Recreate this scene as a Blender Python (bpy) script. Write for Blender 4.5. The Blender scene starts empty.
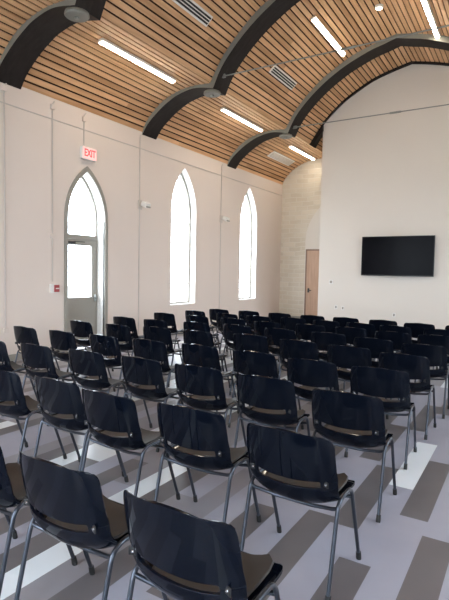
import bpy, bmesh, math, random
from mathutils import Vector, Matrix
random.seed(7)
C = bpy.context.scene.collection
sc = bpy.context.scene
PI = math.pi

# ------------------------------------------------------------------ camera
CAM_H = 1.55
f_px, yaw, pit, roll = 493.95, .55107, .056268, .019123
cy, sy = math.cos(yaw), math.sin(yaw)
F = Vector((-sy*math.cos(pit), cy*math.cos(pit), -math.sin(pit)))
R = Vector((cy, sy, 0)); U = R.cross(F)
R2 = math.cos(roll)*R + math.sin(roll)*U
U2 = -math.sin(roll)*R + math.cos(roll)*U
cam = bpy.data.objects.new('camera', bpy.data.cameras.new('camera'))
C.objects.link(cam)
cam.data.sensor_fit = 'VERTICAL'; cam.data.sensor_height = 36
cam.data.lens = f_px/600*36
cam.matrix_world = Matrix(((R2.x, U2.x, -F.x, 0), (R2.y, U2.y, -F.y, 0), (R2.z, U2.z, -F.z, CAM_H), (0, 0, 0, 1)))
sc.camera = cam

# ------------------------------------------------------------------ world, light, exposure
w = bpy.data.worlds.new('world'); sc.world = w; w.use_nodes = True
bg = w.node_tree.nodes['Background']
bg.inputs[0].default_value = (0.80, 0.90, 1.0, 1); bg.inputs[1].default_value = 9.0
sc.view_settings.view_transform = 'Standard'
sc.view_settings.look = 'None'
sc.view_settings.gamma = 1
sc.view_settings.use_curve_mapping = False
sc.view_settings.exposure = 0.6
sc.cycles.max_bounces = 10
sc.cycles.diffuse_bounces = 7
sc.cycles.sample_clamp_indirect = 6
LAMP = 20.0          # luminance of the ceiling light bars

# hall
XL, XR, XC = -7.3, 1.64, -2.83
YB, YF = -3.4, 15.5
YTV = 13.65
EAVE = 4.56

# ------------------------------------------------------------------ materials
def mat(name, col, rough=.5, metal=0., coat=0., spec=.5, emit=None, es=0.):
    m = bpy.data.materials.new(name); m.use_nodes = True
    b = m.node_tree.nodes['Principled BSDF']
    b.inputs['Base Color'].default_value = (*col, 1)
    b.inputs['Roughness'].default_value = rough
    b.inputs['Metallic'].default_value = metal
    b.inputs['Coat Weight'].default_value = coat
    b.inputs['Specular IOR Level'].default_value = spec
    if emit:
        b.inputs['Emission Color'].default_value = (*emit, 1)
        b.inputs['Emission Strength'].default_value = es
    return m

def noisy(m, c1, c2, scale=(1, 1, 1), s=3., detail=4, island=0., bump=0., bscale=40., lo=.3, hi=.7):
    nt = m.node_tree; b = nt.nodes['Principled BSDF']
    tc = nt.nodes.new('ShaderNodeTexCoord'); mp = nt.nodes.new('ShaderNodeMapping')
    mp.inputs['Scale'].default_value = scale
    nt.links.new(tc.outputs['Object'], mp.inputs[0])
    n = nt.nodes.new('ShaderNodeTexNoise'); n.inputs['Scale'].default_value = s; n.inputs['Detail'].default_value = detail
    nt.links.new(mp.outputs[0], n.inputs['Vector'])
    r = nt.nodes.new('ShaderNodeValToRGB')
    r.color_ramp.elements[0].position = lo; r.color_ramp.elements[1].position = hi
    r.color_ramp.elements[0].color = (*c1, 1); r.color_ramp.elements[1].color = (*c2, 1)
    out = n.outputs['Fac']
    if island:
        g = nt.nodes.new('ShaderNodeNewGeometry')
        mx = nt.nodes.new('ShaderNodeMath'); mx.operation = 'MULTIPLY_ADD'
        mx.inputs[1].default_value = island; 
        sb = nt.nodes.new('ShaderNodeMath'); sb.operation = 'SUBTRACT'; sb.inputs[1].default_value = island/2
        nt.links.new(n.outputs['Fac'], sb.inputs[0])
        nt.links.new(g.outputs['Random Per Island'], mx.inputs[0]); nt.links.new(sb.outputs[0], mx.inputs[2])
        out = mx.outputs[0]
    nt.links.new(out, r.inputs[0]); nt.links.new(r.outputs[0], b.inputs['Base Color'])
    if bump:
        n2 = nt.nodes.new('ShaderNodeTexNoise'); n2.inputs['Scale'].default_value = bscale
        nt.links.new(tc.outputs['Object'], n2.inputs['Vector'])
        bp = nt.nodes.new('ShaderNodeBump'); bp.inputs['Strength'].default_value = bump; bp.inputs['Distance'].default_value = .01
        nt.links.new(n2.outputs['Fac'], bp.inputs['Height']); nt.links.new(bp.outputs[0], b.inputs['Normal'])
    return m

M = {}
M['plaster'] = noisy(mat('painted plaster', (.7, .62, .56), .85), (.74, .645, .575), (.77, .675, .605), s=.6, bump=.15, bscale=9)
M['tvwall'] = noisy(mat('cream painted board', (.7, .65, .6), .8), (.71, .66, .595), (.74, .69, .625), s=.4)
M['white'] = mat('white paint', (.82, .80, .76), .6)
M['reveal'] = mat('white reveal paint', (.84, .82, .79), .6)
M['greypaint'] = mat('grey door paint', (.31, .29, .25), .5)
M['conduit'] = mat('painted conduit', (.60, .54, .49), .6)
M['wood'] = noisy(mat('cedar ceiling boards', (.5, .3, .2), .48), (.47, .25, .115), (.80, .49, .265), scale=(7, .5, 7), s=2.2, island=.45, lo=.2, hi=.8)
M['gap'] = mat('dark gap lining', (.05, .024, .014), .95, 0, 0, .1)
M['beam'] = noisy(mat('dark stained beam', (.03, .025, .022), .6, 0, 0, .2), (.016, .012, .011), (.026, .021, .019), scale=(3, 10, 3), s=2)
M['beamface'] = mat('lit beam side and disc grey', (.21, .21, .185), .5)  # daylight on the beam sides put into the colour; discs share this grey
M['steel'] = mat('galvanised rod', (.28, .29, .27), .4, .7)
M['fl_light'] = noisy(mat('pale lavender grey vinyl plank', (.5, .5, .55), .34), (.335, .34, .41), (.375, .38, .45), s=2.5)
M['fl_mid'] = noisy(mat('mid grey vinyl plank', (.3, .3, .33), .34), (.25, .24, .265), (.29, .28, .305), s=2.5)
M['fl_dark'] = noisy(mat('dark taupe vinyl plank', (.2, .2, .2), .36), (.125, .115, .122), (.15, .14, .147), s=2.5)
M['fl_white'] = noisy(mat('white vinyl plank', (.8, .8, .85), .3), (.76, .81, .85), (.82, .87, .91), s=2.5)
M['plastic'] = mat('glossy black plastic', (.003, .0045, .009), .04, 0, 0, .17)
M['pad'] = noisy(mat('dark taupe seat surface', (.08, .065, .06), .5), (.027, .023, .022), (.037, .032, .030), s=9)
M['legmetal'] = mat('dark grey tube steel', (.075, .085, .105), .28, .85)
M['rubber'] = mat('black rubber', (.015, .015, .015), .6)
M['rivet'] = mat('bright steel rivet', (.6, .6, .62), .25, 1)
M['screen'] = mat('black glass screen', (.004, .004, .006), .2, 0, 0, .06)
M['bezel'] = mat('black bezel', (.012, .012, .013), .35)
M['reardark'] = noisy(mat('unseen dark rear finish', (.1, .07, .05), .5), (.07, .05, .04), (.11, .08, .06), scale=(4, 4, .5), s=3)  # finish invented for the unseen rear wall, dark to deepen chair reflections
M['door'] = noisy(mat('maple door veneer', (.5, .3, .2), .5), (.46, .29, .19), (.56, .36, .25), scale=(6, 6, .6), s=3)
M['doorframe'] = mat('stained door casing', (.24, .15, .10), .5)
M['red'] = mat('red enamel', (.36, .05, .05), .45)
M['exitface'] = mat('backlit sign face', (.85, .5, .46), .5, emit=(1, .42, .40), es=.6)
M['exitletters'] = mat('backlit red letters', (.8, .05, .05), .5, emit=(1, .07, .07), es=.9)
M['lampglow'] = mat('light bar diffuser', (.9, .88, .84), .5, emit=(1, .88, .70), es=LAMP)
M['slot'] = mat('dark vent slot', (.02, .02, .02), .7)
M['outside'] = noisy(mat('outside paving', (.5, .5, .48), .9), (.45, .45, .43), (.55, .55, .52), s=.5)

gm = bpy.data.materials.new('window glass'); gm.use_nodes = True
nt = gm.node_tree; nt.nodes.clear()
o_ = nt.nodes.new('ShaderNodeOutputMaterial'); mx = nt.nodes.new('ShaderNodeMixShader'); mx.inputs[0].default_value = .06
t_ = nt.nodes.new('ShaderNodeBsdfTransparent'); g_ = nt.nodes.new('ShaderNodeBsdfGlossy'); g_.inputs['Roughness'].default_value = .05
nt.links.new(t_.outputs[0], mx.inputs[1]); nt.links.new(g_.outputs[0], mx.inputs[2]); nt.links.new(mx.outputs[0], o_.inputs[0])
M['glass'] = gm

# whitewashed stone
sm = mat('whitewashed stone', (.6, .56, .5), .9); M['stone'] = sm
nt = sm.node_tree; b = nt.nodes['Principled BSDF']
tc = nt.nodes.new('ShaderNodeTexCoord'); mp = nt.nodes.new('ShaderNodeMapping'); mp.inputs['Rotation'].default_value = (PI/2, 0, 0)
nt.links.new(tc.outputs['Object'], mp.inputs[0])
br = nt.nodes.new('ShaderNodeTexBrick'); br.inputs['Scale'].default_value = 1
br.inputs['Color1'].default_value = (.70, .61, .48, 1); br.inputs['Color2'].default_value = (.57, .48, .36, 1); br.inputs['Mortar'].default_value = (.68, .62, .53, 1)
br.inputs['Brick Width'].default_value = .42; br.inputs['Row Height'].default_value = .15; br.inputs['Mortar Size'].default_value = .02; br.inputs['Mortar Smooth'].default_value = .6
nz = nt.nodes.new('ShaderNodeTexNoise'); nz.inputs['Scale'].default_value = 1.6; nz.inputs['Detail'].default_value = 6
nt.links.new(tc.outputs['Object'], nz.inputs['Vector'])
ad = nt.nodes.new('ShaderNodeVectorMath'); ad.operation = 'MULTIPLY_ADD'; ad.inputs[1].default_value = (.12, .12, .12)
nt.links.new(nz.outputs['Color'], ad.inputs[0]); nt.links.new(mp.outputs[0], ad.inputs[2])
nt.links.new(ad.outputs[0], br.inputs['Vector'])
mc = nt.nodes.new('ShaderNodeMix'); mc.data_type = 'RGBA'; mc.inputs[7].default_value = (.72, .67, .58, 1)
nt.links.new(nz.outputs['Fac'], mc.inputs[0]); nt.links.new(br.outputs['Color'], mc.inputs[6]); nt.links.new(mc.outputs[2], b.inputs['Base Color'])
bp = nt.nodes.new('ShaderNodeBump'); bp.inputs['Strength'].default_value = .4; bp.inputs['Distance'].default_value = .02
nt.links.new(br.outputs['Fac'], bp.inputs['Height']); bp.invert = True; nt.links.new(bp.outputs[0], b.inputs['Normal'])

# ------------------------------------------------------------------ helpers
def obj(name, bm, mats, parent=None, smooth=False):
    me = bpy.data.meshes.new(name)
    bmesh.ops.recalc_face_normals(bm, faces=bm.faces)
    if smooth:
        for fc in bm.faces: fc.smooth = True
    bm.to_mesh(me); bm.free()
    for m in (mats if isinstance(mats, (list, tuple)) else [mats]): me.materials.append(m)
    if smooth and hasattr(me, 'set_sharp_from_angle'): me.set_sharp_from_angle(angle=math.radians(50))
    o = bpy.data.objects.new(name, me); C.objects.link(o)
    if parent: o.parent = parent
    return o

def struct(o): o['kind'] = 'structure'; return o
def tag(o, label, cat, group=None):
    o['label'] = label; o['category'] = cat
    if group: o['group'] = group
    return o
def thing(name, label, cat, loc=(0, 0, 0), rz=0, group=None):
    o = bpy.data.objects.new(name, None); C.objects.link(o); o.location = loc; o.rotation_euler = (0, 0, rz)
    o.empty_display_size = .1
    return tag(o, label, cat, group)
def sthing(name, loc=(0, 0, 0)):
    o = bpy.data.objects.new(name, None); C.objects.link(o); o.location = loc; return struct(o)

def box(bm, c, s, mi=0, bev=0., mtx=None):
    r = bmesh.ops.create_cube(bm, size=1)
    vs = r['verts']
    bmesh.ops.scale(bm, vec=s, verts=vs)
    if bev:
        es = list({e for v in vs for e in v.link_edges})
        rb = bmesh.ops.bevel(bm, geom=es, offset=bev, segments=2, affect='EDGES', profile=.5)
        vs = list({v for v in rb['verts']} | {v for v in vs if v.is_valid})
    if mtx is not None: bmesh.ops.transform(bm, matrix=mtx, verts=vs)
    bmesh.ops.translate(bm, vec=c, verts=vs)
    for fc in {fc for v in vs for fc in v.link_faces}: fc.material_index = mi
    return vs
def B(*a, **k):
    bm = bmesh.new(); box(bm, *a, **k); return bm

def tube(bm, pts, r, seg=10, cap=True):
    pts = [Vector(p) for p in pts]; rings = []
    up = None
    for i, p in enumerate(pts):
        d = (pts[min(i+1, len(pts)-1)] - pts[max(i-1, 0)]).normalized()
        if up is None:
            up = Vector((0, 0, 1)) if abs(d.z) < .9 else Vector((1, 0, 0))
        a = d.cross(up).normalized(); bb = a.cross(d).normalized(); up = bb
        rr = r[i] if isinstance(r, (list, tuple)) else r
        rings.append([bm.verts.new(p + a*math.cos(2*PI*k/seg)*rr + bb*math.sin(2*PI*k/seg)*rr) for k in range(seg)])
    for a, b_ in zip(rings, rings[1:]):
        for k in range(seg): bm.faces.new((a[k], a[(k+1) % seg], b_[(k+1) % seg], b_[k]))
    if cap: bm.faces.new(rings[0][::-1]); bm.faces.new(rings[-1])
def T(pts, r, seg=10):
    bm = bmesh.new(); tube(bm, pts, r, seg); return bm

def prism(bm, outline, d0, d1, fn, mi=0):
    """outline [(a,z)], extruded d0..d1, fn(a,z,d)->xyz"""
    A = [bm.verts.new(fn(a, z, d0)) for a, z in outline]; Bv = [bm.verts.new(fn(a, z, d1)) for a, z in outline]
    fs = [bm.faces.new(A), bm.faces.new(Bv[::-1])]
    n = len(A)
    for i in range(n): fs.append(bm.faces.new((A[i], A[(i+1) % n], Bv[(i+1) % n], Bv[i])))
    for fc in fs: fc.material_index = mi

def cat(pts, n=6):
    out = []
    for i in range(len(pts)-1):
        p0 = Vector(pts[max(i-1, 0)]); p1 = Vector(pts[i]); p2 = Vector(pts[i+1]); p3 = Vector(pts[min(i+2, len(pts)-1)])
        for k in range(n):
            t = k/n
            out.append(.5*((2*p1)+(p2-p0)*t+(2*p0-5*p1+4*p2-p3)*t*t+(3*p1-p0-3*p2+p3)*t**3))
    out.append(Vector(pts[-1])); return out
def resample(pts, n):
    pts = [Vector(p) for p in pts]; L = [0]
    for a, b_ in zip(pts, pts[1:]): L.append(L[-1]+(b_-a).length)
    out = []; j = 0
    for i in range(n):
        s = L[-1]*i/(n-1)
        while j < len(L)-2 and L[j+1] < s: j += 1
        t = (s-L[j])/max(L[j+1]-L[j], 1e-9); out.append(pts[j].lerp(pts[j+1], min(t, 1)))
    return out

# ------------------------------------------------------------------ vault profile
CL = cat([(4.47, 4.54), (4.40, 4.70), (4.24, 4.88), (4.0, 5.07), (3.75, 5.19), (3.42, 5.275), (3.1, 5.30), (2.72, 5.28)])
CU = cat([(2.72, 5.28), (2.50, 5.65), (2.30, 5.89), (2.12, 6.07), (1.79, 6.35), (1.5, 6.53), (1.0, 6.79), (.5, 6.945), (0, 7.06)])
SL = cat([(4.47, 4.50), (4.30, 4.72), (4.0, 4.95), (3.73, 5.10), (3.5, 5.19), (3.1, 5.25), (2.65, 5.17)])
SU = cat([(2.65, 5.17), (2.45, 5.55), (2.12, 5.92), (1.75, 6.23), (1.36, 6.48), (1.05, 6.635), (.6, 6.81), (.3, 6.885), (0, 6.965)])
def ceil_z(u):
    u = abs(u); P = CL+CU
    for a, b_ in zip(P, P[1:]):
        if b_.x <= u <= a.x: return a.y+(b_.y-a.y)*(a.x-u)/max(a.x-b_.x, 1e-9)
    return P[0].y if u > 4.47 else 7.06

# ------------------------------------------------------------------ floor
bm = bmesh.new()
PW, PL = .1727, 1.12
fixed = {0: (1.96, {0: 2, 1: 0, 2: 0}), 1: (3.27, {0: 2, -1: 0, -2: 0, 1: 0, 2: 0}), 2: (2.59, {-1: 2, 0: 0, 1: 3, 2: 0}), 3: (2.93, {0: 2, -1: 0, -2: 0, 1: 0, 2: 2}), 4: (1.89, {0: 2, 1: 0, 2: 2}),
         5: (2.3, {0: 0, -1: 0}), 6: (1.78, {0: 2, 1: 0}), 7: (2.5, {0: 0, -1: 0}), 8: (1.2, {0: 2, 1: 1}), 9: (1.6, {0: 1, -1: 1}), 10: (1.0, {0: 3, 1: 2}), 11: (2.2, {0: 3, -1: 2}), 12: (1.5, {0: 0}), 13: (1.9, {0: 2, 1: 1}),
         16: (2.1, {0: 3, 1: 1}), -1: (3.2, {0: 0, -1: 0, 1: 0, 2: 0}), 14: (2.2, {0: 0}), 15: (1.7, {0: 2})}
pool_left = [0]*5+[1]*9+[2]*6+[3]*2  # greyer plank mix on the left, also toned down for dimmer light there
pool = [0]*9+[1]*3+[2]*6+[3]*3
x1 = XR+.1
k0 = -int((XR+.3)/PW)-2; k1 = int((-XL)/PW)+2
for k in range(k0, k1):
    xr = -.30-PW*k; xl = xr-PW
    if xr <= XL-.05 or xl >= XR+.05: continue
    xl = max(xl, XL-.05); xr = min(xr, XR+.05)
    off, ov = fixed.get(k, (random.uniform(0, PL), {}))
    n0 = int((YB-off)/PL)-1; prev = 0
    for n in range(n0, int((YF-off)/PL)+1):
        ya, yb = off+n*PL, off+(n+1)*PL
        c = ov.get(n, random.choice(pool if k < 7 else pool_left))
        ya = max(ya, YB-.05); yb = min(yb, YF+.05)
        if yb <= ya: continue
        vs = [bm.verts.new(p) for p in ((xl, ya, 0), (xr, ya, 0), (xr, yb, 0), (xl, yb, 0))]
        fc = bm.faces.new(vs); fc.material_index = c
me_floor = obj('floor', bm, [M['fl_light'], M['fl_mid'], M['fl_dark'], M['fl_white']])
struct(me_floor)
# slab under the planks
slab = obj('floor', B((XC, (YB+YF)/2, -.11), (XR-XL+.6, YF-YB+.6, .2)), M['fl_mid']); slab.name = 'floor_slab'; struct(slab)
slab.parent = me_floor

# ------------------------------------------------------------------ walls with lancet openings
def arch_z(o, a):
    c = (o['a0']+o['a1'])/2; hw = (o['a1']-o['a0'])/2; rise = o['apex']-o['spring']
    if rise <= 0: return o['spring']
    r = (hw*hw+rise*rise)/(2*hw); u = min(abs(a-c), hw)
    return o['spring']+math.sqrt(max(r*r-(u+r-hw)**2, 0))
def lancet(o, inset=0., n=12, bottom=None):
    q = dict(o); q['a0'] += inset; q['a1'] -= inset; q['apex'] -= inset*1.3
    bz = q['sill']+inset if bottom is None else bottom
    c = (q['a0']+q['a1'])/2; pts = [(q['a0'], bz)]
    for i in range(n+1):
        t = i/n; a = q['a0']+(c-q['a0'])*(1-math.cos(t*PI/2)); pts.append((a, arch_z(q, a)))
    for i in range(n-1, -1, -1):
        t = i/n; a = q['a1']-(q['a1']-c)*(1-math.cos(t*PI/2)); pts.append((a, arch_z(q, a)))
    pts.append((q['a1'], bz)); return pts
def wall(name, a0, a1, openings, fn, top, th, mats, extra=()):
    bm = bmesh.new(); br_ = {a0, a1, *extra}
    for o in openings:
        c = (o['a0']+o['a1'])/2
        for i in range(13):
            s = (1-math.cos(i/12*PI/2))
            br_.add(o['a0']+(c-o['a0'])*s); br_.add(o['a1']-(o['a1']-c)*s)
    L = sorted(br_); L = [v for i, v in enumerate(L) if i == 0 or v-L[i-1] > 1e-5]
    def q(p, mi=0):
        fc = bm.faces.new([bm.verts.new(fn(*v)) for v in p]); fc.material_index = mi
    for a, b_ in zip(L, L[1:]):
        m = (a+b_)/2; op = next((o for o in openings if o['a0'] < m < o['a1']), None)
        ta, tb = top(a), top(b_)
        if op is None:
            for d in (0, th): q([(a, 0, d), (b_, 0, d), (b_, tb, d), (a, ta, d)])
        else:
            za, zb = arch_z(op, a), arch_z(op, b_)
            for d in (0, th):
                q([(a, za, d), (b_, zb, d), (b_, tb, d), (a, ta, d)])
                if op['sill'] > 0: q([(a, 0, d), (b_, 0, d), (b_, op['sill'], d), (a, op['sill'], d)])
            q([(a, za, 0), (b_, zb, 0), (b_, zb, th), (a, za, th)], 1)
            if op['sill'] > 0: q([(a, op['sill'], 0), (b_, op['sill'], 0), (b_, op['sill'], th), (a, op['sill'], th)], 1)
        q([(a, ta, 0), (b_, tb, 0), (b_, tb, th), (a, ta, th)])
    for o in openings:
        for a in (o['a0'], o['a1']):
            q([(a, o['sill'], 0), (a, o['spring'], 0), (a, o['spring'], th), (a, o['sill'], th)], 1)
    for a in (a0, a1): q([(a, 0, 0), (a, top(a), 0), (a, top(a), th), (a, 0, th)])
    bmesh.ops.remove_doubles(bm, verts=bm.verts, dist=1e-5)
    return struct(obj(name, bm, mats))

fL = lambda a, z, d: (XL-d, a, z)
fR = lambda a, z, d: (XR+d, a, z)
fB = lambda a, z, d: (a, YB-d, z)
fF = lambda a, z, d: (a, YF+d, z)
TH = .24
D1 = dict(a0=6.285, a1=7.225, sill=0, spring=2.50, apex=3.42)
W1 = dict(a0=9.40, a1=10.42, sill=.74, spring=3.0, apex=4.08)
W2 = dict(a0=12.70, a1=13.72, sill=.74, spring=3.0, apex=4.12)
flat = lambda a: EAVE+.02
gable = lambda a: ceil_z(a-XC)+.03
wall('wall_left', YB, YF, [D1, W1, W2], fL, flat, TH, [M['plaster'], M['reveal']])
rightW = [dict(a0=y-.51, a1=y+.51, sill=.74, spring=3.0, apex=4.1) for y in (0., 3.3, 6.6, 9.9, 12.6)]
wall('wall_right', YB, YF, rightW, fR, flat, TH, [M['plaster'], M['reveal']])
rearW = [dict(a0=XC-4.0, a1=XC-2.6, sill=.6, spring=2.9, apex=4.3), dict(a0=XC-1.3, a1=XC+1.3, sill=.3, spring=3.6, apex=6.2), dict(a0=XC+2.6, a1=XC+4.0, sill=.6, spring=2.9, apex=4.3)]
gx = [XC+s*p.x for p in CL+CU for s in (-1, 1)]
wall('wall_rear', XL, XR, rearW, fB, gable, TH, [M['reardark'], M['reveal']], gx)
wall('wall_back', XL, XR, [], fF, gable, TH, [M['stone'], M['stone']], gx)

# portals steer the daylight sampling
def portal(cx_, y_, z_, sx, sz, rot):
    l = bpy.data.lights.new('daylight opening', 'AREA'); l.shape = 'RECTANGLE'; l.size = sx; l.size_y = sz
    l.cycles.is_portal = True
    o = bpy.data.objects.new('daylight_opening', l); C.objects.link(o); o.location = (cx_, y_, z_); o.rotation_euler = rot
for o in (D1, W1, W2): portal(XL-TH-.02, (o['a0']+o['a1'])/2, (o['sill']+o['apex'])/2, o['apex']-o['sill'], 1.1, (0, -PI/2, 0))
for o in rightW: portal(XR+TH+.02, (o['a0']+o['a1'])/2, (o['sill']+o['apex'])/2, o['apex']-o['sill'], 1.1, (0, PI/2, 0))
for o in rearW: portal((o['a0']+o['a1'])/2, YB-TH-.02, (o['sill']+o['apex'])/2, o['a1']-o['a0'], o['apex']-o['sill'], (PI/2, 0, 0))

# ground outside
g = struct(obj('ground', B((XC, 6, -.35), (80, 90, .1)), M['outside']))

# windows
def ring_mesh(o, wdt, d0, d1, fn, n=12):
    bm = bmesh.new(); A = lancet(o, 0, n); Bp = lancet(o, wdt, n)
    for i in range(len(A)):
        j = (i+1) % len(A)
        for (p, q_, d) in ((A, Bp, d0), (A, Bp, d1)):
            bm.faces.new([bm.verts.new(fn(*v, d)) for v in (p[i], p[j], q_[j], q_[i])])
        for p in (A, Bp):
            bm.faces.new([bm.verts.new(fn(*v)) for v in ((*p[i], d0), (*p[j], d0), (*p[j], d1), (*p[i], d1))])
    bmesh.ops.remove_doubles(bm, verts=bm.verts, dist=1e-5); return bm
def window(n, o, fn, dep=.17, wdt=.045, bars=5):
    w_ = sthing('window_%d' % n)
    obj('window_frame', ring_mesh(o, wdt, dep, dep+.05, fn), M['greypaint'], w_)
    bm = bmesh.new(); prism(bm, lancet(o, wdt*.8), dep+.02, dep+.026, fn); obj('window_pane', bm, M['glass'], w_)
    bm = bmesh.new(); c = (o['a0']+o['a1'])/2; hw = (o['a1']-o['a0'])/2
    prism(bm, [(c-.009, o['sill']+.03), (c+.009, o['sill']+.03), (c+.009, o['apex']-.1), (c-.009, o['apex']-.1)], dep+.012, dep+.038, fn)
    for i in range(1, bars+1):
        z = o['sill']+(o['spring']+.25-o['sill'])*i/bars
        h = hw-.02
        while arch_z(o, c+h) < z+.02 and h > .05: h -= .01
        prism(bm, [(c-h, z-.008), (c+h, z-.008), (c+h, z+.008), (c-h, z+.008)], dep+.012, dep+.038, fn)
    obj('window_muntins', bm, M['greypaint'], w_)
    return w_
window(1, W1, fL); window(2, W2, fL)
n = 3
for o in rightW: window(n, o, fR); n += 1
for o in rearW: window(n, o, fB, bars=6); n += 1

# arched side door
d1 = sthing('door_1')
tr = dict(D1); tr['a0'] -= .075; tr['a1'] += .075; tr['apex'] += .10; tr['sill'] = -.075
obj('door_casing', ring_mesh(tr, .075, -.025, .03, fL), M['greypaint'], d1)
dep = .20
leaf = bmesh.new()
a0, a1 = D1['a0']+.03, D1['a1']-.03
g0, g1, gz0, gz1 = a0+.10, a1-.11, 1.0, 2.02
for x0, x1_ in ((D1['a0'], a0-.004), (a1+.004, D1['a1'])): prism(leaf, [(x0, 0), (x1_, 0), (x1_, 2.17), (x0, 2.17)], dep-.01, dep+.05, lambda a, z, d: (XL-d, a, z))
def lf(x0, x1_, z0, z1): prism(leaf, [(x0, z0), (x1_, z0), (x1_, z1), (x0, z1)], dep, dep+.045, fL)
lf(a0, g0, .01, 2.135); lf(g1, a1, .01, 2.135); lf(g0, g1, .01, gz0); lf(g0, g1, gz1, 2.135)
obj('door_leaf', leaf, M['greypaint'], d1)
bm = bmesh.new(); prism(bm, [(g0, gz0), (g1, gz0), (g1, gz1), (g0, gz1)], dep+.018, dep+.026, fL); obj('door_pane', bm, M['glass'], d1)
bm = bmesh.new()
prism(bm, [(D1['a0'], 2.138), (D1['a1'], 2.138), (D1['a1'], 2.20), (D1['a0'], 2.20)], dep-.008, dep+.05, fL); obj('transom_bar', bm, M['greypaint'], d1)
bm = bmesh.new()
top_o = dict(D1); top_o['sill'] = 2.19
obj('transom_frame', ring_mesh(top_o, .035, dep, dep+.04, fL), M['greypaint'], d1)
prism(bm, lancet(top_o, .02), dep+.015, dep+.022, fL); obj('transom_pane', bm, M['glass'], d1)
bm = bmesh.new(); box(bm, (XL-dep+.04, a1-.055, .98), (.05, .03, .14), bev=.006); box(bm, (XL-dep+.07, a1-.10, .99), (.018, .12, .018), bev=.004)
obj('door_handle', bm, M['steel'], d1)
bm = bmesh.new(); box(bm, (XL-dep+.04, a0+.17, 2.06), (.06, .24, .05), bev=.006); box(bm, (XL-dep+.06, a0+.38, 2.085), (.012, .28, .014))
obj('door_closer', bm, M['bezel'], d1)

# ------------------------------------------------------------------ ceiling
bm = bmesh.new()
BP, BW = .118, .089
beamY = [-1.88, 1.60, 5.08, 8.565, 12.12]
segs = [YB+.01] + [y for y in beamY] + [YF-.01]
for side in (-1, 1):
    for prof in (CL, CU):
        L = 0
        for a, b_ in zip(prof, prof[1:]): L += (b_-a).length
        nb = round(L/BP); pp = resample(prof, nb*8+1)
        for i in range(nb):
            a = pp[i*8+0]; e = pp[i*8+8]
            t = (e-a).normalized(); nrm = Vector((-t.y, t.x))
            if nrm.y > 0: nrm = -nrm      # pointing down into the hall
            c = (a+e)/2; hw = BW/2
            p = [c-t*hw, c+t*hw, c+t*hw-nrm*.018, c-t*hw-nrm*.018]
            for s in range(len(segs)-1):
                cuts = [segs[s], segs[s+1]]
                if random.random() < .5: cuts.insert(1, segs[s]+random.uniform(.6, segs[s+1]-segs[s]-.3) if segs[s+1]-segs[s] > 1.2 else (segs[s]+segs[s+1])/2)
                for y0, y1 in zip(cuts, cuts[1:]):
                    y0 += .001; y1 -= .001
                    A = [bm.verts.new((XC+side*v.x, y0, v.y)) for v in p]; Q = [bm.verts.new((XC+side*v.x, y1, v.y)) for v in p]
                    bm.faces.new(A); bm.faces.new(Q[::-1])
                    for k in range(4): bm.faces.new((A[k], A[(k+1) % 4], Q[(k+1) % 4], Q[k]))
bmesh.ops.recalc_face_normals(bm, faces=bm.faces)
# lining behind the boards
for side in (-1, 1):
    P = CL+CU[1:]
    out = [Vector((p.x, p.y+.028)) for p in P]; out[0] = Vector((4.52, 4.55))
    for a, b_ in zip(out, out[1:]):
        fc = bm.faces.new([bm.verts.new((XC+side*v.x, y, v.y+o_)) for v, y, o_ in ((a, YB-.1, 0), (b_, YB-.1, 0), (b_, YF+.1, 0), (a, YF+.1, 0))]); fc.material_index = 1
ceiling = struct(obj('ceiling', bm, [M['wood'], M['gap']]))
# closed roof above (keeps daylight out of the joints)
bm = bmesh.new()
for side in (-1, 1):
    P = [(4.8, 4.5), (4.8, 5.4), (2.9, 6.2), (1.6, 7.1), (0, 7.5)]
    for a, b_ in zip(P, P[1:]):
        bm.faces.new([bm.verts.new(v) for v in ((XC+side*a[0], YB-.4, a[1]), (XC+side*b_[0], YB-.4, b_[1]), (XC+side*b_[0], YF+.4, b_[1]), (XC+side*a[0], YF+.4, a[1]))])
roof = obj('roof_deck', bm, M['gap'], ceiling)

# arched beams
def beam(y, label):
    t = thing('roof_beam', label, 'beam', (XC, y, 0), group='dark arched roof beams')
    hw = .235; N = 26
    sl, su = resample(SL, N), resample(SU, N); cl, cu = resample(CL, N), resample(CU, N)
    bs = bmesh.new(); bf = bmesh.new()
    for side in (-1, 1):
        for S, K in ((sl, cl), (su, cu)):
            for i in range(N-1):
                s0, s1, c0, c1 = S[i], S[i+1], K[i], K[i+1]
                bs.faces.new([bs.verts.new((side*v.x, yy, v.y)) for v, yy in ((s0, -hw), (s1, -hw), (s1, hw), (s0, hw))])
                bs.faces.new([bs.verts.new((side*v.x, yy, v.y+.02)) for v, yy in ((c0, -hw), (c1, -hw), (c1, hw), (c0, hw))])
                for yy in (-hw, hw):
                    bf.faces.new([bf.verts.new((side*v.x, yy, v.y+e)) for v, e in ((s0, 0), (s1, 0), (c1, .02), (c0, .02))])
    for b__ in (bs, bf): bmesh.ops.remove_doubles(b__, verts=b__.verts, dist=1e-5)
    obj('soffit', bs, M['beam'], t, smooth=True); obj('lit_side_face', bf, M['beamface'], t)
    return t
beam(5.08, 'nearest dark arched roof beam, crossing the upper left corner of the view')
beam(8.565, 'dark arched roof beam between the side door and the first tall window')
beam(12.12, 'farthest dark arched roof beam, just before the television wall')

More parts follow.
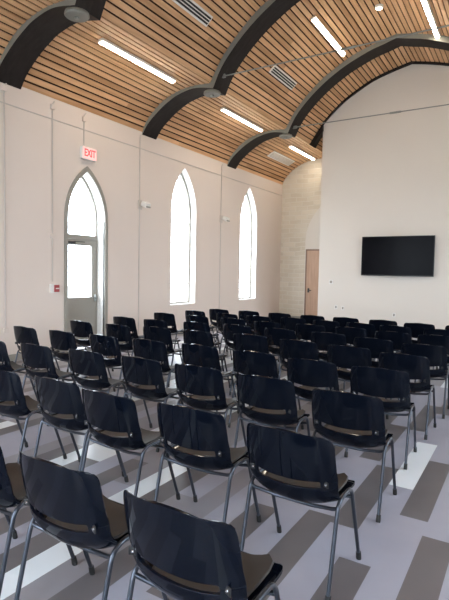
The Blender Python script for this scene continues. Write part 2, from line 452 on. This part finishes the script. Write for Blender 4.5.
# dark arch where the ceiling meets the television wall
bm = bmesh.new()
TC = [Vector((u/20, ceil_z(u/20)-.045)) for u in range(47, -1, -1)]
for side in (-1, 1):
    for a, b_ in zip(TC, TC[1:]):
        z0, z1 = ceil_z(a.x)+.02, ceil_z(b_.x)+.02
        for y in (YTV-.09, YTV):
            bm.faces.new([bm.verts.new((XC+side*v[0], y, v[1])) for v in ((a.x, a.y), (b_.x, b_.y), (b_.x, z1), (a.x, z0))])
        bm.faces.new([bm.verts.new((XC+side*v.x, y, v.y)) for v, y in ((a, YTV-.09), (b_, YTV-.09), (b_, YTV), (a, YTV))])
    # short dark stub hanging at the cusp
    prism(bm, [(2.35*side+XC, 5.80), (2.74*side+XC, 5.27), (2.64*side+XC, 5.20), (2.5*side+XC, 5.42), (2.35*side+XC, 5.62)], YTV-.09, YTV+.15, lambda a, z, d: (a, d, z))
bmesh.ops.remove_doubles(bm, verts=bm.verts, dist=1e-5)
struct(obj('trim_1', bm, M['beam']))

# television wall
bm = bmesh.new()
us = sorted({-2.37, 2.37, *[s*p.x for p in TC for s in (-1, 1) if p.x < 2.37]})
ol = [(XC-2.37, 0)] + [(XC+u, ceil_z(u)+.01 if abs(u) < 2.36 else 5.84) for u in us] + [(XC+2.37, 0)]
prism(bm, ol, YTV, YTV+.3, lambda a, z, d: (a, d, z))
struct(obj('wall_television', bm, M['tvwall']))

# back wall plaster arch + door
DA = dict(a0=-6.40, a1=-5.28, sill=0, spring=2.6, apex=3.8)
bm = bmesh.new(); prism(bm, lancet(DA, 0, bottom=0.), -.012, .02, fF); struct(obj('trim_2', bm, M['tvwall']))
d2 = sthing('door_2')
bm = bmesh.new()
for (x0, x1_, z0, z1) in ((-6.36, -6.31, 0, 2.36), (-5.43, -5.38, 0, 2.36), (-6.36, -5.38, 2.31, 2.36)):
    prism(bm, [(x0, z0), (x1_, z0), (x1_, z1), (x0, z1)], -.05, .0, fF)
obj('door_casing', bm, M['doorframe'], d2)
obj('door_leaf', B((-5.87, YF-.035, 1.16), (.87, .04, 2.3)), M['door'], d2)
bm = bmesh.new(); box(bm, (-6.22, YF-.075, 1.0), (.05, .04, .14), bev=.006); box(bm, (-6.17, YF-.11, 1.0), (.13, .02, .022), bev=.004)
obj('door_handle', bm, M['bezel'], d2)

# horizontal groove + baseboards
def cutbox(name, segs_, z0, z1, d, m):
    bm = bmesh.new()
    for a, b_ in segs_: box(bm, (XL+d/2, (a+b_)/2, (z0+z1)/2), (d, b_-a, z1-z0))
    return struct(obj(name, bm, m))
cutbox('baseboard_left', [(YB, 6.20), (7.31, YF)], 0, .11, .018, M['greypaint'])
struct(obj('baseboard_right', B((XR-.009, (YB+YF)/2, .055), (.018, YF-YB, .11)), M['greypaint']))
bm = bmesh.new(); box(bm, ((XL-6.4)/2, YF-.009, .055), (-6.4-XL, .018, .11)); struct(obj('baseboard_back', bm, M['greypaint']))
bm = bmesh.new(); box(bm, (XC, YTV-.009, .055), (4.74, .018, .11)); struct(obj('baseboard_television', bm, M['greypaint']))

# ------------------------------------------------------------------ conduits on the left wall
def conduit(y, z0, z1, label, boxes=()):
    t = thing('wall_conduit', label, 'conduit', (XL, y, z0), group='thin conduits on the side wall')
    bm = T([(.014, 0, 0), (.014, 0, z1-z0-.06), (.03, .03, z1-z0)], .011, 8); obj('pipe', bm, M['conduit'], t, smooth=True)
    for z in boxes: obj('junction_box', B((.02, 0, z-z0), (.04, .08, .09), bev=.008), M['plaster'], t)
    return t
conduit(5.0, .5, 4.5, 'painted conduit at the far left edge of the side wall', (4.42, .52))
conduit(5.94, 1.32, 4.5, 'painted conduit running down to the red fire alarm pull', (4.40, 2.14))
conduit(6.67, 3.90, 4.5, 'short painted conduit running down to the exit sign', (4.38,))
conduit(8.25, .1, 4.5, 'tall painted conduit between the side door and first window')
conduit(11.58, .1, 4.5, 'tall painted conduit between the two tall windows')
hc = obj('wall_conduit', T([(XL+.01, YB+.01, 4.19), (XL+.01, YF-.01, 4.19)], .010, 8), M['conduit'], smooth=True)
tag(hc, 'long horizontal painted conduit running along the side wall below the eave', 'conduit')

t = thing('fire_alarm_pull', 'small red fire alarm pull on a white box left of the door', 'alarm', (XL, 5.98, 1.2))
obj('back_box', B((.025, -.02, 0), (.05, .15, .16), bev=.006), M['white'], t)
obj('pull_plate', B((.06, .02, 0), (.03, .10, .13), bev=.006), M['red'], t)
obj('pull_handle', B((.08, .02, .0), (.012, .07, .02), bev=.003), M['white'], t)

# exit sign
t = thing('exit_sign', 'glowing red and white exit sign above the arched door', 'sign', (XL, 6.76, 3.75))
obj('housing', B((.035, 0, 0), (.07, .35, .235), bev=.006), M['white'], t)
obj('sign_face', B((.074, 0, 0), (.008, .325, .20)), M['exitface'], t)
cu = bpy.data.curves.new('exit', 'FONT'); cu.body = 'EXIT'; cu.size = .19; cu.extrude = .003; cu.offset = .004; cu.align_x = 'CENTER'; cu.align_y = 'CENTER'
to = bpy.data.objects.new('tmp', cu); C.objects.link(to); bpy.context.view_layer.update()
me = bpy.data.meshes.new_from_object(to.evaluated_get(bpy.context.evaluated_depsgraph_get())); bpy.data.objects.remove(to)
me.transform(Matrix(((0, 0, 1, .081), (.72, 0, 0, 0), (0, 1, 0, 0), (0, 0, 0, 1)))); me.materials.clear(); me.materials.append(M['exitletters'])
o = bpy.data.objects.new('exit_lettering', me); C.objects.link(o); o.parent = t

# small tilted fixtures on the conduits
for y, z, lb in ((8.28, 2.98, 'small white tilted wall fixture on the conduit nearer the side door'), (11.61, 3.01, 'small white tilted wall fixture on the conduit between the tall windows')):
    t = thing('wall_fixture', lb, 'fixture', (XL, y, z), group='small white wall fixtures')
    obj('mounting_plate', B((.012, -.01, 0), (.024, .12, .2), bev=.005), M['conduit'], t)
    obj('arm', T([(.02, 0, .02), (.09, 0, .02)], .014), M['conduit'], t)
    obj('fixture_head', B((.15, .02, 0), (.15, .16, .11), bev=.018, mtx=Matrix.Rotation(.45, 4, 'Y')), M['white'], t)
    obj('fixture_lens', B((.15+.045, .02, -.045), (.10, .12, .03), bev=.008, mtx=Matrix.Rotation(.45, 4, 'Y')), M['greypaint'], t)

# ------------------------------------------------------------------ television and wall plates
t = thing('television', 'large black flat television mounted on the cream wall', 'television', (-3.005, YTV-.002, 2.06))
bm = B((0, -.10, 0), (1.86, .05, 1.055), bev=.008)
hd = obj('housing', bm, M['bezel'], t)
obj('screen', B((0, -.127, .008), (1.83, .004, 1.015)), M['screen'], t)
obj('bottom_badge', B((0, -.126, -.518), (.16, .01, .018)), M['slot'], t)
obj('wall_bracket', B((0, -.035, 0), (.6, .07, .42)), M['bezel'], t)
def plate(x, z, lb, dark=True, s=(.075, .115)):
    t = thing('wall_plate', lb, 'wall plate', (x, YTV, z), group='wall plates on the television wall')
    obj('cover', B((0, -.006, 0), (s[0], .012, s[1]), bev=.003), M['white'], t)
    if dark: obj('socket', B((0, -.013, 0), (s[0]*.55, .006, s[1]*.6), bev=.001), M['greypaint'], t)
plate(-4.82, 1.33, 'small control plate on the television wall below and left of the screen', s=(.12, .12))
plate(-4.65, .62, 'left of two low outlets near the wall corner')
plate(-4.45, .60, 'right of two low outlets near the wall corner')
plate(-3.04, .49, 'low outlet centred below the television')

# ------------------------------------------------------------------ ceiling lights, vents
def on_ceiling(u, side_x, y):
    z = ceil_z(u); z1 = ceil_z(u+.02); z0 = ceil_z(u-.02)
    return z, math.atan2(z1-z0, .04)
def light_bar(x, y0, y1, lb):
    u = x-XC; e = .03
    z = ceil_z(u); s = (ceil_z(u+e)-ceil_z(u-e))/(2*e); ang = -math.atan(s)
    t = thing('light_bar', lb, 'ceiling light', (x, (y0+y1)/2, z), group='linear light bars on the wooden ceiling'); t.rotation_euler = (0, ang, 0)
    L = y1-y0
    obj('housing', B((0, 0, -.030), (.12, L, .05), bev=.006), M['white'], t)
    bm = bmesh.new(); N = 8
    pr = [(.048*math.cos(PI*k/N), -.056-.022*math.sin(PI*k/N)) for k in range(N+1)]
    prism(bm, pr, -L/2+.012, L/2-.012, lambda a, z_, d: (a, d, z_)); obj('diffuser', bm, M['lampglow'], t)
light_bar(-6.09, 5.91, 7.85, 'light bar over the side door between the first two beams')
light_bar(-6.11, 9.69, 11.59, 'light bar on the lower vault before the farthest beam')
light_bar(-6.10, 13.43, 15.25, 'light bar on the lower vault beside the stone wall')
light_bar(-3.96, 9.62, 11.53, 'left light bar on the upper vault above the television wall')
light_bar(-1.93, 9.97, 11.86, 'right light bar on the upper vault above the television wall')
def vent(x, y0, y1, lb, wd=.30, slots=3, m='slot'):
    u = x-XC; e = .05; z = ceil_z(u); s = (ceil_z(u+e)-ceil_z(u-e))/(2*e)
    t = thing('ceiling_vent', lb, 'vent', (x, (y0+y1)/2, z), group='slotted vents in the wooden ceiling'); t.rotation_euler = (0, -math.atan(s), 0)
    L = y1-y0
    obj('vent_frame', B((0, 0, -.008), (wd, L, .03), bev=.004), M['white'], t)
    for k in range(slots):
        xx = (k-(slots-1)/2)*(wd-.05)/slots
        obj('vent_slot', B((xx, 0, -.026), ((wd-.05)/slots*.62, L-.06, .012)), M[m], t)
vent(-5.04, 6.2, 7.5, 'slotted white vent in the upper vault near the top of the view', wd=.20)
vent(-5.0, 9.92, 11.12, 'slotted white vent in the upper vault between the two farther beams', wd=.20)
vent(-6.74, 13.44, 14.96, 'pale vent in the lower vault beside the stone wall', slots=5, m='conduit', wd=.26)
t = thing('spot_light', 'small round white spot on the ceiling ridge before the farthest beam', 'ceiling light', (-2.86, 10.47, 7.035))
bm = bmesh.new(); bmesh.ops.create_cone(bm, cap_ends=True, segments=20, radius1=.075, radius2=.085, depth=.05); bmesh.ops.translate(bm, vec=(0, 0, -.02), verts=bm.verts)
obj('spot_housing', bm, M['white'], t)
bm = bmesh.new(); bmesh.ops.create_cone(bm, cap_ends=True, segments=20, radius1=.05, radius2=.05, depth=.01); bmesh.ops.translate(bm, vec=(0, 0, -.048), verts=bm.verts)
obj('spot_lens', bm, M['lampglow'], t)

# round fittings under the beam cusps
def lathe(pr, seg=24):
    bm = bmesh.new(); rings = []
    for r, z in pr:
        rings.append([bm.verts.new((r*math.cos(2*PI*k/seg), r*math.sin(2*PI*k/seg), z)) for k in range(seg)])
    for a, b_ in zip(rings, rings[1:]):
        for k in range(seg): bm.faces.new((a[k], a[(k+1) % seg], b_[(k+1) % seg], b_[k]))
    bm.faces.new(rings[0]); bm.faces.new(rings[-1][::-1]); return bm
for y, lb in ((4.98, 'round grey disc fitting under the nearest beam'), (8.47, 'round grey disc fitting under the middle beam'), (12.0, 'round grey disc fitting under the farthest beam')):
    t = thing('disc_fitting', lb, 'fitting', (XC-2.76, y, 5.155), group='round disc fittings under the beams')
    obj('disc', lathe([(.10, .03), (.165, .0), (.175, -.035), (.16, -.055), (.06, -.06)]), M['beamface'], t, smooth=True)
    obj('boss', lathe([(.035, -.058), (.032, -.085), (.02, -.09)], 16), M['steel'], t, smooth=True)

# tie rods
for y, z, lb in ((8.50, 5.435, 'thin steel tie rod spanning the vault at the middle beam'), (12.05, 5.345, 'thin steel tie rod crossing in front of the television wall')):
    t = thing('tie_rod', lb, 'tie rod', (XC, y, z), group='steel tie rods across the vault')
    obj('rod', T([(-2.56, 0, .0), (2.56, 0, 0)], .013, 8), M['steel'], t, smooth=True)
    obj('turnbuckle', T([(-.16, 0, 0), (-.13, 0, 0), (-.12, 0, 0), (.12, 0, 0), (.13, 0, 0), (.16, 0, 0)], [.014, .016, .023, .023, .016, .014], 10), M['steel'], t, smooth=True)
    for s in (-1, 1): obj('end_clevis', B((s*2.54, 0, 0), (.14, .05, .07), bev=.01), M['steel'], t)

# ------------------------------------------------------------------ chair
def shell_mesh(part):
    """one-piece plastic shell: backrest (above the slot) or seat (below and forward)"""
    # profile (y, z, halfwidth, side_forward, side_up)
    back = [(-.262, .797, .172, .034, -.010), (-.261, .793, .200, .040, -.006), (-.259, .782, .220, .046, -.002), (-.256, .764, .232, .052, 0), (-.252, .740, .238, .054, 0), (-.246, .70, .241, .056, 0),
            (-.238, .655, .243, .056, .003), (-.229, .61, .244, .056, .010), (-.221, .575, .245, .056, .022), (-.215, .548, .246, .056, .034), (-.211, .530, .246, .056, .036)]
    seat = [(-.211, .530, .246, .056, .036), (-.207, .511, .246, .056, .038), (-.201, .484, .246, .054, .044), (-.190, .452, .245, .050, .054), (-.166, .422, .244, .044, .060), (-.130, .404, .242, .03, .054),
            (-.08, .400, .240, .0, .046), (0, .406, .238, 0, .038), (.08, .414, .238, 0, .032), (.13, .423, .236, 0, .022), (.165, .426, .229, 0, .014), (.192, .424, .214, 0, .008), (.212, .418, .192, 0, .004), (.224, .408, .165, 0, .002), (.229, .398, .130, 0, .002)]
    P = back if part == 'back' else seat
    S = [-1, -.965, -.91, -.83, -.74, -.70, -.5, -.25, 0, .25, .5, .70, .74, .83, .91, .965, 1]
    bm = bmesh.new(); g_ = []
    for (y, z, hw, fw, up) in P:
        row = []
        for s in S:
            q = abs(s)**2.4; qf = .55*abs(s)**2+.5*abs(s)**5
            row.append(bm.verts.new((s*hw, y+fw*qf, z+up*q)))
        g_.append(row)
    for i in range(len(P)-1):
        for j in range(len(S)-1):
            mid = (abs(S[j])+abs(S[j+1]))/2
            if part == 'back' and i >= 9 and mid < .70: continue
            if part == 'seat' and i < 1 and mid < .70: continue
            bm.faces.new((g_[i][j], g_[i][j+1], g_[i+1][j+1], g_[i+1][j]))
    bmesh.ops.delete(bm, geom=[v for v in bm.verts if not v.link_faces], context='VERTS')
    bmesh.ops.recalc_face_normals(bm, faces=bm.faces)
    bmesh.ops.solidify(bm, geom=bm.faces[:], thickness=.013)
    return bm
def bend(p0, p1, p2, n=6):
    return [(Vector(p0)*(1-t)**2+Vector(p1)*2*t*(1-t)+Vector(p2)*t*t) for t in [i/n for i in range(n+1)]]
def make_chair():
    t = thing('stacking_chair', '', 'chair')
    def shp(name, part):
        o = obj(name, shell_mesh(part), M['plastic'], t, smooth=True)
        md = o.modifiers.new('bevel', 'BEVEL'); md.width = .004; md.segments = 2; md.limit_method = 'ANGLE'; md.angle_limit = math.radians(50)
        md = o.modifiers.new('sub', 'SUBSURF'); md.levels = 1; md.render_levels = 1
        dg = bpy.context.evaluated_depsgraph_get(); bpy.context.view_layer.update()
        me2 = bpy.data.meshes.new_from_object(o.evaluated_get(bpy.context.evaluated_depsgraph_get())); me2.materials.clear(); me2.materials.append(M['plastic'])
        for p in me2.polygons: p.use_smooth = True
        o.modifiers.clear(); o.data = me2; return o
    bk = shp('backrest', 'back'); st = shp('seat_shell', 'seat')
    # thin seat insert
    bm = bmesh.new(); g_ = []
    PY = [(-.135, .440), (-.10, .428), (-.05, .425), (.02, .430), (.10, .438), (.15, .4435), (.185, .443)]
    for i, (y, z) in enumerate(PY):
        hw = [.14, .175, .192, .198, .200, .192, .160][i]
        g_.append([bm.verts.new((s*hw, y, z+.034*abs(s)**2.4)) for s in [k/5-1 for k in range(11)]])
    for i in range(len(PY)-1):
        for j in range(10): bm.faces.new((g_[i][j], g_[i][j+1], g_[i+1][j+1], g_[i+1][j]))
    bmesh.ops.recalc_face_normals(bm, faces=bm.faces)
    for fc in bm.faces:
        pass
    bmesh.ops.solidify(bm, geom=bm.faces[:], thickness=.010)
    pad = obj('seat_pad', bm, M['pad'], t, smooth=True); pad['label'] = 'taupe seat surface'
    # inner lumbar pad seen through the slot
    R_ = .0105
    for s in (-1, 1):
        x = s*.241
        rear = [(x, -.235, .012), (x, -.150, .36)] + bend((x, -.138, .405), (x, -.122, .463), (x, -.045, .463), 6) + [(x, -.01, .463)]
        front = [(x, -.012, .463)] + bend((x, .01, .463), (x, .068, .463), (x, .085, .405), 6) + [(x, .10, .36), (x, .232, .012)]
        for nm, pts in (('leg', rear), ('leg', front)):
            lg = obj(nm, T(pts, R_, 10), M['legmetal'], t, smooth=True)
            e = pts[0] if nm == 'leg' and pts is rear else pts[-1]
            ft = obj('foot_cap', T([(e[0], e[1], 0), (e[0], e[1]*.985, .012), (e[0], e[1]*.955, .045)], [.0135, .0145, .0135], 10), M['rubber'], lg, smooth=True)
    obj('crossbar', T([(-.241, -.132, .425), (-.21, -.118, .410), (-.1, -.105, .394), (.1, -.105, .394), (.21, -.118, .410), (.241, -.132, .425)], .010, 8), M['legmetal'], t, smooth=True)
    obj('crossbar', T([(-.241, .085, .405), (-.19, .085, .396), (.19, .085, .396), (.241, .085, .405)], .010, 8), M['legmetal'], t, smooth=True)
    for s in (-1, 1):
        obj('rivet_plate', B((s*.198, -.186, .552), (.034, .006, .030), bev=.003, mtx=Matrix.Rotation(s*-.42, 4, 'Z')), M['bezel'], t)
        r_ = obj('rivet', lathe([(.002, -.003), (.005, -.002), (.006, .0), (.004, .003)], 10), M['rivet'], t, smooth=True)
        r_.rotation_euler = (PI/2, 0, 0); r_.location = (s*.198, -.190, .552)
    return t

def copy_tree(o, parent=None):
    c = o.copy(); C.objects.link(c)
    if parent is not None: c.parent = parent
    for ch in list(o.children): copy_tree(ch, c)
    return c
rows = [
 [(-.91, 1.21), (-1.52, 1.24), (-2.12, 1.24)],
 [(-.92, 2.11), (-1.54, 2.16), (-2.13, 2.13), (-2.68, 2.20), (-3.29, 2.18)],
 [(-.93, 3.01), (-1.57, 3.12), (-2.18, 3.16), (-2.78, 3.17), (-3.43, 3.15), (-4.08, 3.10), (-4.72, 3.05)],
 [(-.97, 3.96), (-1.55, 3.98), (-2.16, 4.06), (-2.80, 4.09), (-3.44, 4.05), (-4.07, 4.01), (-4.74, 3.98), (-5.42, 3.97)],
 [(-.95, 4.81), (-1.54, 4.98), (-2.13, 5.05), (-2.81, 5.16), (-3.48, 5.04), (-4.15, 5.04), (-4.75, 4.94), (-5.44, 4.91)],
 [(-.92, 5.63), (-1.50, 5.79), (-2.12, 5.97), (-2.79, 5.97), (-3.47, 6.00), (-4.11, 5.90), (-4.79, 5.79), (-5.44, 5.80)],
 [(-.93, 6.62), (-1.47, 6.64), (-2.08, 6.78), (-2.68, 6.77), (-3.34, 6.68), (-4.02, 6.80), (-4.70, 6.78), (-5.46, 6.84)],
 [(-.99, 7.40), (-1.62, 7.45), (-2.15, 7.50), (-2.71, 7.52), (-3.31, 7.59), (-3.92, 7.49), (-4.56, 7.51), (-5.35, 7.64)],
 [(-.80, 8.14), (-1.41, 8.12), (-2.00, 8.27), (-2.63, 8.29), (-3.24, 8.28), (-3.90, 8.31), (-4.57, 8.34), (-5.23, 8.30)]]
RN = ['the row nearest the camera', 'the second row from the camera', 'the third row from the camera', 'the fourth row from the camera', 'the middle row',
      'the fourth row from the television wall', 'the third row from the television wall', 'the second row from the television wall', 'the row nearest the television wall']
CN = ['at the right end of', 'second from the right in', 'third from the right in', 'fourth from the right in', 'fifth from the right in', 'sixth from the right in', 'seventh from the right in', 'eighth from the right in']
proto = make_chair(); first = True
for r, row in enumerate(rows):
    for c, (mx_, my_) in enumerate(row):
        o = proto if first else copy_tree(proto); first = False
        o.location = (mx_*1.027-.024, my_*1.027+.235, 0)
        o.rotation_euler = (0, 0, math.radians(random.uniform(-1.5, 1.5)))
        o['label'] = 'black plastic chair %s %s' % (CN[c], RN[r])
        o['group'] = 'rows of black stacking chairs'
